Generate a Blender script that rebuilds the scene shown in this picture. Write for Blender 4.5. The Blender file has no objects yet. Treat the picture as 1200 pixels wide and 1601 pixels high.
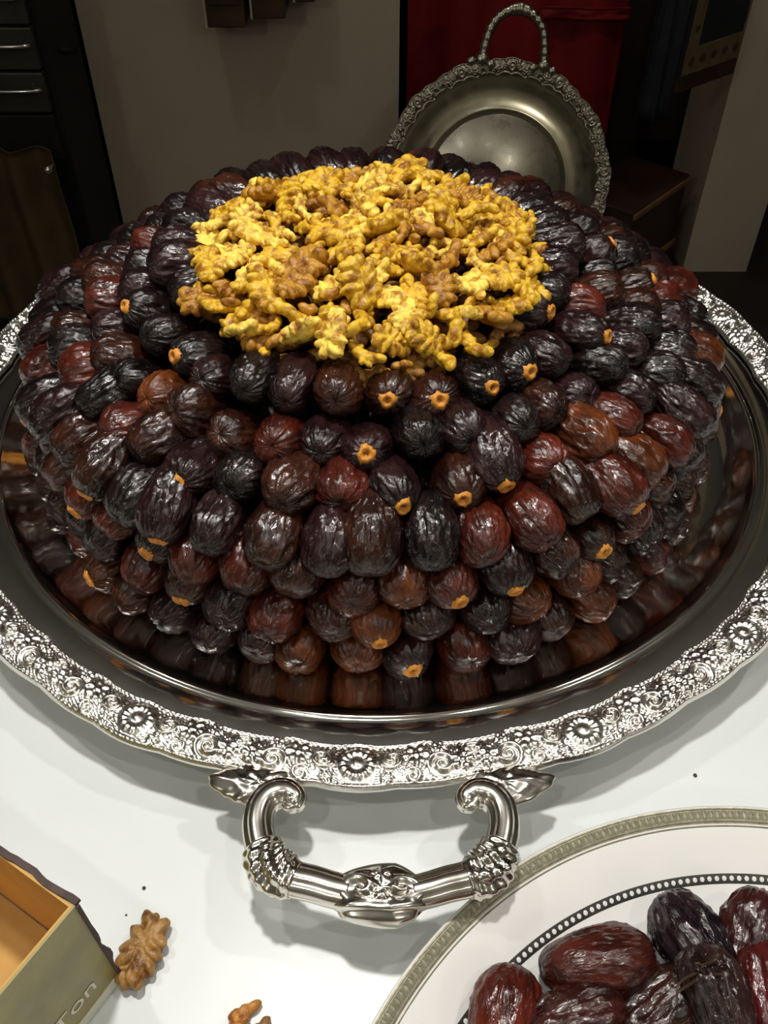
import bpy, bmesh, math, random
import numpy as np
from mathutils import Vector, Matrix, noise, Quaternion

random.seed(7)
rng = np.random.default_rng(11)
S = bpy.context.scene
COL = S.collection
PI = math.pi

# ------------------------------------------------------------------ camera
CAM_Z = 0.49
cam = bpy.data.cameras.new('camera')
cam.sensor_fit = 'VERTICAL'
cam.sensor_height = 36.0
cam.lens = 36.0 * 1400 / 1601
cam.clip_start = 0.01
cam_o = bpy.data.objects.new('camera', cam)
cam_o.location = (0, 0, CAM_Z)
cam_o.rotation_euler = (math.radians(45), 0, 0)
COL.objects.link(cam_o)
S.camera = cam_o

# ------------------------------------------------------------------ world, lamps, exposure
S.view_settings.view_transform = 'Standard'
S.view_settings.look = 'None'
S.view_settings.gamma = 1.0
S.view_settings.use_curve_mapping = False
S.view_settings.exposure = 0.0
W = bpy.data.worlds.new('World')
S.world = W
W.use_nodes = True
W.node_tree.nodes['Background'].inputs[0].default_value = (0.9, 0.85, 0.75, 1)
W.node_tree.nodes['Background'].inputs[1].default_value = 0.02


def spot(name, loc, target, power, cone, blend, radius, color):
    l = bpy.data.lights.new(name, 'SPOT')
    l.energy = power
    l.spot_size = math.radians(cone)
    l.spot_blend = blend
    l.shadow_soft_size = radius
    l.color = color
    o = bpy.data.objects.new(name, l)
    o.location = loc
    o.rotation_euler = (Vector(target) - Vector(loc)).to_track_quat('-Z', 'Y').to_euler()
    COL.objects.link(o)
    return o


spot('ceiling_and_added_spot', (-0.10, 0.50, 1.62), (-0.05, 0.42, 0), 66, 84, 0.7, 0.05, (1.0, 0.965, 0.90))
spot('ceiling_and_added_spot', (0.80, 0.70, 1.62), (0.10, 0.42, 0), 20, 72, 0.8, 0.04, (1.0, 0.96, 0.89))
spot('ceiling_and_added_spot', (-0.80, 0.75, 1.62), (-0.10, 0.42, 0), 17, 72, 0.8, 0.04, (1.0, 0.97, 0.92))
spot('ceiling_and_added_spot', (-0.55, 1.45, 1.62), (-0.45, 2.2, -0.3), 8, 80, 0.9, 0.05, (1.0, 0.90, 0.74))
spot('ceiling_and_added_spot', (0.75, 1.55, 1.62), (0.62, 2.45, -0.2), 10, 80, 0.9, 0.05, (1.0, 0.90, 0.76))
spot('ceiling_and_added_spot', (0.50, -0.25, 1.62), (0.10, 0.35, 0), 9, 70, 0.8, 0.025, (1.0, 0.96, 0.89))  # added weak spot for small sharp highlights on the dates
spot('ceiling_and_added_spot', (-0.42, -0.30, 1.62), (-0.10, 0.35, 0), 9, 70, 0.8, 0.025, (1.0, 0.97, 0.92))  # its left counterpart, likewise added for sparkle


def fill_point(name, loc, power, radius, color):  # unseen point light, added as general fill
    l = bpy.data.lights.new(name, 'POINT')
    l.energy = power
    l.shadow_soft_size = radius
    l.color = color
    o = bpy.data.objects.new(name, l)
    o.location = loc
    COL.objects.link(o)


fill_point('room_fill', (-1.5, -1.2, 1.35), 10, 0.10, (1.0, 0.95, 0.85))  # added fill behind the camera, brightens ceiling and walls
fill_point('room_fill', (1.5, -1.2, 1.35), 10, 0.10, (1.0, 0.95, 0.85))


# ------------------------------------------------------------------ helpers
def ray(px, py):
    u = (px - 600) / 1400
    v = (py - 800.5) / 1400
    c = math.sqrt(0.5)
    return Vector((u, c - v * c, -(c + v * c)))


def at(px, py, z):
    r = ray(px, py)
    return Vector((0, 0, CAM_Z)) + r * ((z - CAM_Z) / r.z)


def at_y(px, py, Y):
    r = ray(px, py)
    return Vector((0, 0, CAM_Z)) + r * (Y / r.y)


def proj(p):
    c = math.sqrt(0.5)
    d = CAM_Z - p[2]
    zc = c * (p[1] + d)
    return 600 + 1400 * p[0] / zc, 800.5 + 1400 * c * (d - p[1]) / zc


def mesh_from(name, verts, faces, smooth=True):
    me = bpy.data.meshes.new(name)
    me.from_pydata([tuple(v) for v in verts], [], faces)
    me.update()
    if smooth:
        me.polygons.foreach_set('use_smooth', [True] * len(me.polygons))
    return me


def mesh_bm(name, bm, smooth=False):
    me = bpy.data.meshes.new(name)
    bmesh.ops.recalc_face_normals(bm, faces=bm.faces)
    bm.to_mesh(me)
    bm.free()
    if smooth:
        me.polygons.foreach_set('use_smooth', [True] * len(me.polygons))
    return me


def link(name, me, mat=None, parent=None, label=None, cat=None, group=None, kind=None):
    if mat is not None and len(me.materials) == 0:
        me.materials.append(mat)
    o = bpy.data.objects.new(name, me)
    COL.objects.link(o)
    if parent is not None:
        o.parent = parent
    tag(o, label, cat, group, kind)
    return o


def tag(o, label=None, cat=None, group=None, kind=None):
    if label:
        o['label'] = label
    if cat:
        o['category'] = cat
    if group:
        o['group'] = group
    if kind:
        o['kind'] = kind
    return o


def empty(name, loc, rot=(0, 0, 0), label=None, cat=None, group=None):
    o = bpy.data.objects.new(name, None)
    o.empty_display_size = 0.02
    o.location = loc
    o.rotation_euler = rot
    COL.objects.link(o)
    return tag(o, label, cat, group)


def bm_box(bm, x0, x1, y0, y1, z0, z1, bevel=0.0, M=None):
    r = bmesh.ops.create_cube(bm, size=1)
    vs = r['verts']
    for v in vs:
        v.co = Vector(((x0 + x1) / 2 + v.co.x * (x1 - x0), (y0 + y1) / 2 + v.co.y * (y1 - y0), (z0 + z1) / 2 + v.co.z * (z1 - z0)))
    if bevel > 0:
        es = list({e for v in vs for e in v.link_edges})
        rb = bmesh.ops.bevel(bm, geom=es, offset=bevel, segments=2, affect='EDGES', profile=0.5)
        vs = list({v for f in rb['faces'] for v in f.verts} | {v for v in vs if v.is_valid})
    if M is not None:
        bmesh.ops.transform(bm, matrix=M, verts=vs)
    return vs


def box(name, x0, x1, y0, y1, z0, z1, mat, parent=None, bevel=0.0, M=None, **kw):
    bm = bmesh.new()
    bm_box(bm, x0, x1, y0, y1, z0, z1, bevel, M)
    return link(name, mesh_bm(name, bm), mat, parent, **kw)


def grid_faces(n, m, wrap_m=False, wrap_n=False):
    """faces for vertex grid idx = i*m + j"""
    i = np.arange(n if wrap_n else n - 1)
    j = np.arange(m if wrap_m else m - 1)
    I, J = np.meshgrid(i, j, indexing='ij')
    I2 = (I + 1) % n
    J2 = (J + 1) % m
    return np.stack([I * m + J, I * m + J2, I2 * m + J2, I2 * m + J], -1).reshape(-1, 4).tolist()


def lathe(name, prof, n=256, cx=0, cy=0, smooth=True, closed=False):
    P = np.array(prof)
    th = np.linspace(0, 2 * PI, n, endpoint=False)
    V = np.zeros((len(P), n, 3))
    V[..., 0] = cx + P[:, 0:1] * np.cos(th)
    V[..., 1] = cy + P[:, 0:1] * np.sin(th)
    V[..., 2] = P[:, 1:2]
    f = grid_faces(len(P), n, wrap_m=True, wrap_n=closed)
    return mesh_from(name, V.reshape(-1, 3).tolist(), f, smooth)


def smooth_path(pts, n):
    P = [Vector(p) for p in pts]
    P = [P[0] * 2 - P[1]] + P + [P[-1] * 2 - P[-2]]
    out = []
    segs = len(P) - 3
    for k in range(n):
        t = k / (n - 1) * segs
        i = min(int(t), segs - 1)
        u = t - i
        a, b, c, d = P[i:i + 4]
        out.append(0.5 * ((2 * b) + (c - a) * u + (2 * a - 5 * b + 4 * c - d) * u * u + (3 * b - a - 3 * c + d) * u ** 3))
    return out


def sweep(name, path, rad, nseg=20, up=Vector((0, 0, 1)), cap=True):
    """rad(t, phi) -> (side, up) offsets"""
    n = len(path)
    V = []
    for i, p in enumerate(path):
        T = (path[min(i + 1, n - 1)] - path[max(i - 1, 0)]).normalized()
        B = T.cross(up)
        if B.length < 1e-4:
            B = T.cross(Vector((1, 0, 0)))
        B.normalize()
        U = B.cross(T).normalized()
        for k in range(nseg):
            ph = 2 * PI * k / nseg
            a, b = rad(i / (n - 1), ph)
            V.append(p + B * a + U * b)
    F = grid_faces(n, nseg, wrap_m=True)
    if cap:
        F.append(list(range(nseg)))
        F.append(list(range((n - 1) * nseg, n * nseg))[::-1])
    return mesh_from(name, V, F)


def tube_r(r0, r1=None):
    r1 = r0 if r1 is None else r1
    return lambda t, ph: ((r0 + (r1 - r0) * t) * math.cos(ph), (r0 + (r1 - r0) * t) * math.sin(ph))


# ------------------------------------------------------------------ materials
class NT:
    def __init__(self, name):
        self.m = bpy.data.materials.new(name)
        self.m.use_nodes = True
        self.t = self.m.node_tree
        self.b = self.t.nodes['Principled BSDF']

    def n(self, typ, **kw):
        nd = self.t.nodes.new(typ)
        for k, v in kw.items():
            setattr(nd, k, v)
        return nd

    def set(self, **kw):
        for k, v in kw.items():
            self.b.inputs[k.replace('_', ' ')].default_value = v
        return self

    def l(self, a, b):
        self.t.links.new(a, b)

    def noise(self, scale, detail=3, rough=0.5, vec=None, dist=0.0):
        nd = self.n('ShaderNodeTexNoise')
        nd.inputs['Scale'].default_value = scale
        nd.inputs['Detail'].default_value = detail
        nd.inputs['Roughness'].default_value = rough
        nd.inputs['Distortion'].default_value = dist
        if vec is not None:
            self.l(vec, nd.inputs['Vector'])
        return nd

    def coord(self, scale=(1, 1, 1), rnd=False):
        tc = self.n('ShaderNodeTexCoord')
        mp = self.n('ShaderNodeMapping')
        mp.inputs['Scale'].default_value = scale
        self.l(tc.outputs['Object'], mp.inputs['Vector'])
        if rnd:
            oi = self.n('ShaderNodeObjectInfo')
            mul = self.n('ShaderNodeVectorMath', operation='SCALE')
            mul.inputs[0].default_value = (37.0, 53.0, 71.0)
            self.l(oi.outputs['Random'], mul.inputs['Scale'])
            self.l(mul.outputs[0], mp.inputs['Location'])
        return mp.outputs[0]

    def ramp(self, fac, stops):
        r = self.n('ShaderNodeValToRGB')
        el = r.color_ramp.elements
        while len(el) < len(stops):
            el.new(0.5)
        for e, (p, c) in zip(el, stops):
            e.position = p
            e.color = c if len(c) == 4 else (*c, 1)
        self.l(fac, r.inputs[0])
        return r.outputs[0]

    def bump(self, h, strength, dist):
        b = self.n('ShaderNodeBump')
        b.inputs['Strength'].default_value = strength
        b.inputs['Distance'].default_value = dist
        self.l(h, b.inputs['Height'])
        self.l(b.outputs[0], self.b.inputs['Normal'])

    def mix(self, fac, a, b, mode='MIX'):
        m = self.n('ShaderNodeMix', data_type='RGBA', blend_type=mode)
        if hasattr(fac, 'is_linked'):
            self.l(fac, m.inputs[0])
        else:
            m.inputs[0].default_value = fac
        for s, v in ((6, a), (7, b)):
            if hasattr(v, 'is_linked'):
                self.l(v, m.inputs[s])
            else:
                m.inputs[s].default_value = (*v, 1) if len(v) == 3 else v
        return m.outputs[2]


def plain(name, col, rough=0.6, var=0.25, scale=12, bump=0.0, metallic=0.0, **kw):
    t = NT(name)
    nz = t.noise(scale, 4, 0.6, t.coord())
    lo = tuple(c * (1 - var) for c in col)
    hi = tuple(min(1, c * (1 + var)) for c in col)
    t.l(t.ramp(nz.outputs[0], [(0.3, lo), (0.7, hi)]), t.b.inputs['Base Color'])
    t.set(Roughness=rough, Metallic=metallic, **kw)
    if bump:
        t.bump(nz.outputs[0], 0.5, bump)
    return t.m


def silver(name, rough, col=(0.80, 0.77, 0.71), bump=0.0):
    t = NT(name)
    nz = t.noise(40, 4, 0.6, t.coord())
    t.l(t.ramp(nz.outputs[0], [(0.3, tuple(c * 0.93 for c in col)), (0.7, col)]), t.b.inputs['Base Color'])
    t.l(t.ramp(nz.outputs[0], [(0.3, (rough * 0.8,) * 3), (0.75, (rough * 1.3,) * 3)]), t.b.inputs['Roughness'])
    t.set(Metallic=1.0)
    if bump:
        n2 = t.noise(500, 3, 0.6, t.coord())
        t.bump(n2.outputs[0], 0.5, bump)
    return t.m


M = {}
M['silver_polished'] = silver('silver_polished', 0.10)
M['silver_relief'] = silver('silver_relief', 0.24, (0.86, 0.83, 0.77))
M['silver_handle'] = silver('silver_handle', 0.17, (0.82, 0.78, 0.71))
M['silver_old'] = silver('silver_old', 0.17, (0.66, 0.61, 0.46))
M['silver_old_relief'] = silver('silver_old_relief', 0.28, (0.50, 0.47, 0.38))


def date_mat():
    t = NT('date_skin')
    oi = t.n('ShaderNodeObjectInfo')
    v = t.coord((1, 1, 0.45), rnd=True)
    patch = t.noise(70, 3, 0.6, v)
    dark = t.mix(1.0, oi.outputs['Color'], (0.50, 0.42, 0.46), 'MULTIPLY')
    lite = t.mix(1.0, oi.outputs['Color'], (1.75, 1.45, 1.15), 'MULTIPLY')
    f = t.ramp(patch.outputs[0], [(0.38, (0, 0, 0)), (0.66, (1, 1, 1))])
    t.l(t.mix(f, dark, lite), t.b.inputs['Base Color'])
    v2 = t.coord((1, 1, 0.30), rnd=True)
    wr = t.noise(360, 4, 0.5, v2, 0.8)
    v3 = t.coord((1, 1, 0.55), rnd=True)
    fine = t.noise(800, 2, 0.5, v3, 1.0)
    add = t.n('ShaderNodeMath', operation='MULTIPLY_ADD')
    t.l(fine.outputs[0], add.inputs[0])
    add.inputs[1].default_value = 0.12
    t.l(wr.outputs[0], add.inputs[2])
    t.l(t.ramp(wr.outputs[0], [(0.35, (0.10,) * 3), (0.7, (0.24,) * 3)]), t.b.inputs['Roughness'])
    t.bump(add.outputs[0], 0.65, 0.0014)
    t.set(Specular_IOR_Level=0.6)
    return t.m


M['date'] = date_mat()
M['cap'] = plain('stem_cap', (0.62, 0.25, 0.03), 0.55, 0.35, 400, 0.0006)


def walnut_mat():
    t = NT('walnut_kernel')
    oi = t.n('ShaderNodeObjectInfo')
    v = t.coord(rnd=True)
    a = t.noise(130, 3, 0.55, v, 0.3)
    dark = t.mix(1.0, oi.outputs['Color'], (0.50, 0.32, 0.18), 'MULTIPLY')
    lite = t.mix(1.0, oi.outputs['Color'], (1.28, 1.34, 1.6), 'MULTIPLY')
    f = t.ramp(a.outputs[0], [(0.36, (0, 0, 0)), (0.56, (1, 1, 1))])
    t.l(t.mix(f, dark, lite), t.b.inputs['Base Color'])
    t.bump(t.noise(420, 4, 0.6, v).outputs[0], 0.6, 0.0012)
    t.set(Roughness=0.38, Specular_IOR_Level=0.5)
    return t.m


M['walnut'] = walnut_mat()


def table_mat():
    t = NT('white_tabletop')
    nz = t.noise(5, 3, 0.5, t.coord())
    t.l(t.ramp(nz.outputs[0], [(0.3, (0.70, 0.735, 0.735)), (0.7, (0.755, 0.79, 0.79))]), t.b.inputs['Base Color'])
    t.set(Roughness=0.32, Specular_IOR_Level=0.4)
    t.bump(t.noise(9, 2, 0.5, t.coord()).outputs[0], 0.12, 0.01)
    return t.m


M['table'] = table_mat()
M['porcelain'] = plain('porcelain', (0.83, 0.82, 0.80), 0.12, 0.02, 10)
M['plate_gold'] = plain('plate_rim_metal', (0.36, 0.34, 0.25), 0.35, 0.3, 300, 0.0004, 0.6)
M['plate_gold_dark'] = plain('plate_rim_dark', (0.24, 0.22, 0.15), 0.4, 0.2, 300, 0.0, 0.6)
M['ink'] = plain('plate_ink', (0.035, 0.033, 0.03), 0.3, 0.2, 100)
M['carton_out'] = plain('carton_olive', (0.29, 0.24, 0.075), 0.38, 0.28, 22)
M['carton_in'] = plain('carton_kraft', (0.62, 0.36, 0.10), 0.7, 0.12, 30)
M['carton_edge'] = plain('carton_shadow_line', (0.07, 0.045, 0.04), 0.8, 0.4, 120)  # dark tone standing in for shade along the carton edges
M['print'] = plain('carton_print', (0.72, 0.70, 0.58), 0.5, 0.1, 60)
M['wall'] = plain('painted_wall', (0.46, 0.39, 0.30), 0.8, 0.08, 3)
M['wall_dark'] = plain('niche_wall', (0.05, 0.03, 0.03), 0.8, 0.2, 3)
M['room_wall'] = plain('room_wall', (0.42, 0.40, 0.34), 0.85, 0.06, 2)
M['ceil'] = plain('ceiling_paint', (0.80, 0.80, 0.77), 0.9, 0.04, 2)
M['floor'] = plain('dark_floor', (0.022, 0.017, 0.014), 0.6, 0.3, 6)
M['black'] = plain('black_lacquer', (0.005, 0.004, 0.005), 0.7, 0.3, 5)
M['charcoal'] = plain('charcoal_panel', (0.045, 0.042, 0.040), 0.4, 0.3, 9)
M['chrome'] = plain('chrome', (0.75, 0.73, 0.70), 0.15, 0.05, 20, 0.0, 1.0)
M['brown_wood'] = plain('brown_wood', (0.060, 0.034, 0.014), 0.5, 0.4, 14)
M['olive_cloth'] = plain('olive_cloth', (0.075, 0.048, 0.014), 0.8, 0.35, 8)
M['dark_wood'] = plain('dark_wood', (0.035, 0.017, 0.010), 0.5, 0.4, 10)
M['light_wood'] = plain('wood_edge', (0.17, 0.085, 0.030), 0.5, 0.3, 20)
M['red'] = plain('red_cloth', (0.26, 0.004, 0.008), 0.7, 0.3, 7)
M['blue'] = plain('blue_cloth', (0.028, 0.034, 0.050), 0.8, 0.35, 10)
M['navy'] = plain('navy_cloth', (0.008, 0.008, 0.013), 0.8, 0.3, 15)
M['tan'] = plain('tan_border', (0.13, 0.092, 0.040), 0.8, 0.25, 30)
M['tan_dark'] = plain('border_motif', (0.05, 0.03, 0.02), 0.8, 0.2, 30)
M['white_leg'] = plain('white_metal', (0.6, 0.6, 0.58), 0.4, 0.05, 10)
M['crumb'] = plain('crumb', (0.06, 0.04, 0.025), 0.8, 0.3, 300)

# ------------------------------------------------------------------ room shell
FZ = -0.75
CZ = 1.70
X0, X1, Y0, Y1 = -2.3, 2.3, -2.0, 3.0
box('floor', X0, X1, Y0, Y1, FZ - 0.1, FZ, M['floor'], kind='structure')
box('ceiling', X0, X1, Y0, Y1, CZ, CZ + 0.1, M['ceil'], kind='structure')
box('wall_left', X0 - 0.1, X0, Y0, Y1, FZ, CZ, M['room_wall'], kind='structure')
box('wall_right', X1, X1 + 0.1, Y0, Y1, FZ, CZ, M['room_wall'], kind='structure')
box('wall_front', X0, X1, Y0 - 0.1, Y0, FZ, CZ, M['room_wall'], kind='structure')
box('wall_back', X0, X1, Y1, Y1 + 0.1, FZ, CZ, M['wall_dark'], kind='structure')
wl = box('wall_pier', -0.684, 0.035, 2.20, 2.42, FZ, CZ, M['wall'], kind='structure')
wr = box('wall_pillar', 0.797, 0.968, 2.15, 2.42, FZ, CZ, M['wall'], kind='structure')
box('wall_recess', 1.02, X1, 2.55, 2.65, FZ, CZ, M['wall_dark'], kind='structure')

# ------------------------------------------------------------------ table
tb = empty('table', (0, 0.1, FZ), label='white table with a smooth glossy top carrying the silver tray and the plate', cat='table')
TX, TY0, TY1 = 0.95, -0.55, 0.72
box('tabletop', -TX, TX, TY0 - 0.1, TY1 - 0.1, 0.75 - 0.03, 0.75, M['table'], tb, 0.004)
for sx in (-1, 1):
    for yy in (TY0 + 0.08 - 0.1, TY1 - 0.08 - 0.1):
        box('leg', sx * (TX - 0.08) - 0.025, sx * (TX - 0.08) + 0.025, yy - 0.025, yy + 0.025, 0, 0.72, M['white_leg'], tb, 0.004)
for yy in (TY0 + 0.08 - 0.1, TY1 - 0.08 - 0.1):
    box('apron', -TX + 0.1, TX - 0.1, yy - 0.01, yy + 0.01, 0.64, 0.72, M['white_leg'], tb)

# ------------------------------------------------------------------ silver tray
TC = Vector((-0.005, 0.587, 0))


def relief(a, b, Wd):
    """ornament height 0..1 ; a = arc length from motif centre (mirrored), b = distance from inner edge, Wd = band width"""
    H = np.zeros_like(a)
    def polar(ca, cb):
        da, db = a - ca, b - cb
        return np.hypot(da, db), np.arctan2(db, da)
    def win(r, R, k=8):
        return 1 / (1 + np.exp((r / R - 1) * k * 2))
    # leafy ground: slanted veins
    H = 0.28 + 0.16 * np.sin((a * 1.0 + b * 0.8) * 1900 + 2.5 * np.sin(b * 500) + 2 * np.sin(a * 260)) \
        + 0.12 * np.sin((a * 0.6 - b) * 2300 + 3 * np.sin(a * 330))
    # scallop shell at the centre
    r, f = polar(0.0, 0.50 * Wd)
    sh = 0.35 + 0.65 * (0.5 + 0.5 * np.cos(r / 0.0125 * 2 * PI * 1.6)) * (0.75 + 0.25 * np.cos(f * 14))
    w = win(r, 0.0125, 14)
    H = H * (1 - w) + w * sh
    # C scrolls
    for ca, cb, R, hand, p in ((0.0195, 0.42 * Wd, 0.0072, 1, 0.0052), (0.0475, 0.60 * Wd, 0.0085, -1, 0.0058), (0.0305, 0.80 * Wd, 0.0050, -1, 0.0040), (0.0640, 0.30 * Wd, 0.006, 1, 0.0045)):
        r, f = polar(ca, cb)
        sp = 0.5 + 0.5 * np.cos(hand * f - 2 * PI * r / p)
        sp = sp ** 0.8
        w = win(r, R, 16)
        H = H * (1 - w) + w * (0.10 + 0.90 * sp)
    # rosettes
    for ca, cb, R, n in ((0.0335, 0.36 * Wd, 0.0082, 6), (0.0590, 0.58 * Wd, 0.0068, 5), (0.0475, 0.18 * Wd, 0.0042, 5), (0.0165, 0.82 * Wd, 0.0038, 5)):
        r, f = polar(ca, cb)
        Rp = R * (0.78 + 0.22 * np.abs(np.cos(f * n / 2)))
        w = win(r, Rp, 12)
        pet = 0.30 + 0.70 * np.abs(np.cos(f * n / 2)) ** 0.7 * np.clip(r / R * 1.7, 0, 1)
        pet = np.where(r < R * 0.28, 1.0 - (r / (R * 0.28)) ** 2 * 0.35, pet)
        H = H * (1 - w) + w * pet
    return np.clip(H, 0, 1)


def tray_band(name, Ri, Ro, zin, zout, amp, modules, nt, nr, theta0, scal_out, scal_in, mscale=1.0):
    th = np.linspace(0, 2 * PI, nt, endpoint=False)
    rm = (Ri + Ro) / 2
    Lm = 2 * PI * rm / modules
    a = ((th - theta0) * rm / Lm + 0.5) % 1.0 - 0.5
    am = np.abs(a)                           # 0..0.5
    # scalloped outlines
    so = scal_out * (0.55 * np.abs(np.cos(am * 2 * PI * 1.5)) + 0.45 * np.cos(am * 2 * PI * 1.0))
    si = scal_in * (np.abs(np.sin(am * 2 * PI * 1.5 + 0.4)) * 1.1 - 0.5)
    ri = Ri + si
    ro = Ro + so
    s = np.linspace(0, 1, nr)
    Sg, A = np.meshgrid(s, am * Lm * (0.066 * 2 / Lm), indexing='ij')
    Wd = Ro - Ri
    b = Sg * 0.031
    H = relief(A * mscale, b, 0.031)
    edge = np.clip(np.minimum(Sg / 0.10, (1 - Sg) / 0.09), 0, 1)
    bead = np.exp(-((Sg - 0.045) / 0.032) ** 2) * 0.8 + np.exp(-((Sg - 0.955) / 0.035) ** 2) * 0.85
    Z = zin + (zout - zin) * Sg + 0.0035 * np.sin(PI * Sg) + amp * (H * edge + bead)
    R = ri[None, :] + (ro - ri)[None, :] * Sg
    # rolled edge rows
    Rr = [R, ro[None, :] + 0.0006, ro[None, :] - 0.001, ri[None, :] + 0.002]
    Zr = [Z, np.full((1, nt), zout - 0.001), np.full((1, nt), zout - 0.004), np.full((1, nt), zin - 0.004)]
    R = np.concatenate(Rr, 0)
    Z = np.concatenate(Zr, 0)
    V = np.stack([R * np.cos(th), R * np.sin(th), Z], -1)
    # inner lip row down to the flange
    return mesh_from(name, V.reshape(-1, 3).tolist(), grid_faces(R.shape[0], nt, wrap_m=True)), None


tray = empty('serving_tray', (TC.x, TC.y, 0), label='large round silver tray with embossed floral rim and scroll handle holding the dates', cat='tray')
prof = [(0.0005, 0.012), (0.15, 0.012), (0.262, 0.012), (0.271, 0.0123), (0.279, 0.0138), (0.286, 0.0172), (0.2915, 0.0222), (0.2955, 0.0278), (0.2970, 0.0310),
        (0.2978, 0.0324), (0.2990, 0.0334), (0.3003, 0.0335), (0.3014, 0.0329), (0.3022, 0.0325), (0.3060, 0.0332), (0.3110, 0.0338), (0.3160, 0.0339), (0.3220, 0.0335), (0.3260, 0.0332),
        (0.3262, 0.0318), (0.3022, 0.0305), (0.2975, 0.0296), (0.2930, 0.0215), (0.282, 0.0125), (0.270, 0.0098), (0.0005, 0.0098)]
well = link('well', lathe('well', prof, 320), M['silver_polished'], tray)
band_me, _ = tray_band('rim_border', 0.3195, 0.3475, 0.0350, 0.0385, 0.0026, 16, 2880, 44, -PI / 2 - 0.03, 0.0026, 0.0022)
link('rim_border', band_me, M['silver_relief'], tray, label='embossed border of flowers, shells and scrolls')
link('foot_ring', lathe('foot_ring', [(0.236, 0.0105), (0.238, 0.002), (0.240, 0.0), (0.246, 0.0), (0.248, 0.002), (0.250, 0.0105)], 160), M['silver_polished'], tray)

HZ = 0.040


def hp(px, py, z=HZ):
    p = at(px, py, z)
    return p - TC


def displaced_blob(name, sx, sy, sz, fn, sub=5, M4=None):
    bm = bmesh.new()
    bmesh.ops.create_icosphere(bm, subdivisions=sub, radius=1)
    for v in bm.verts:
        c = v.co.copy()
        k = fn(c)
        v.co = Vector((c.x * sx, c.y * sy, c.z * sz)) * k
    if M4 is not None:
        bmesh.ops.transform(bm, matrix=M4, verts=bm.verts)
    return mesh_bm(name, bm, True)


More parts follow.
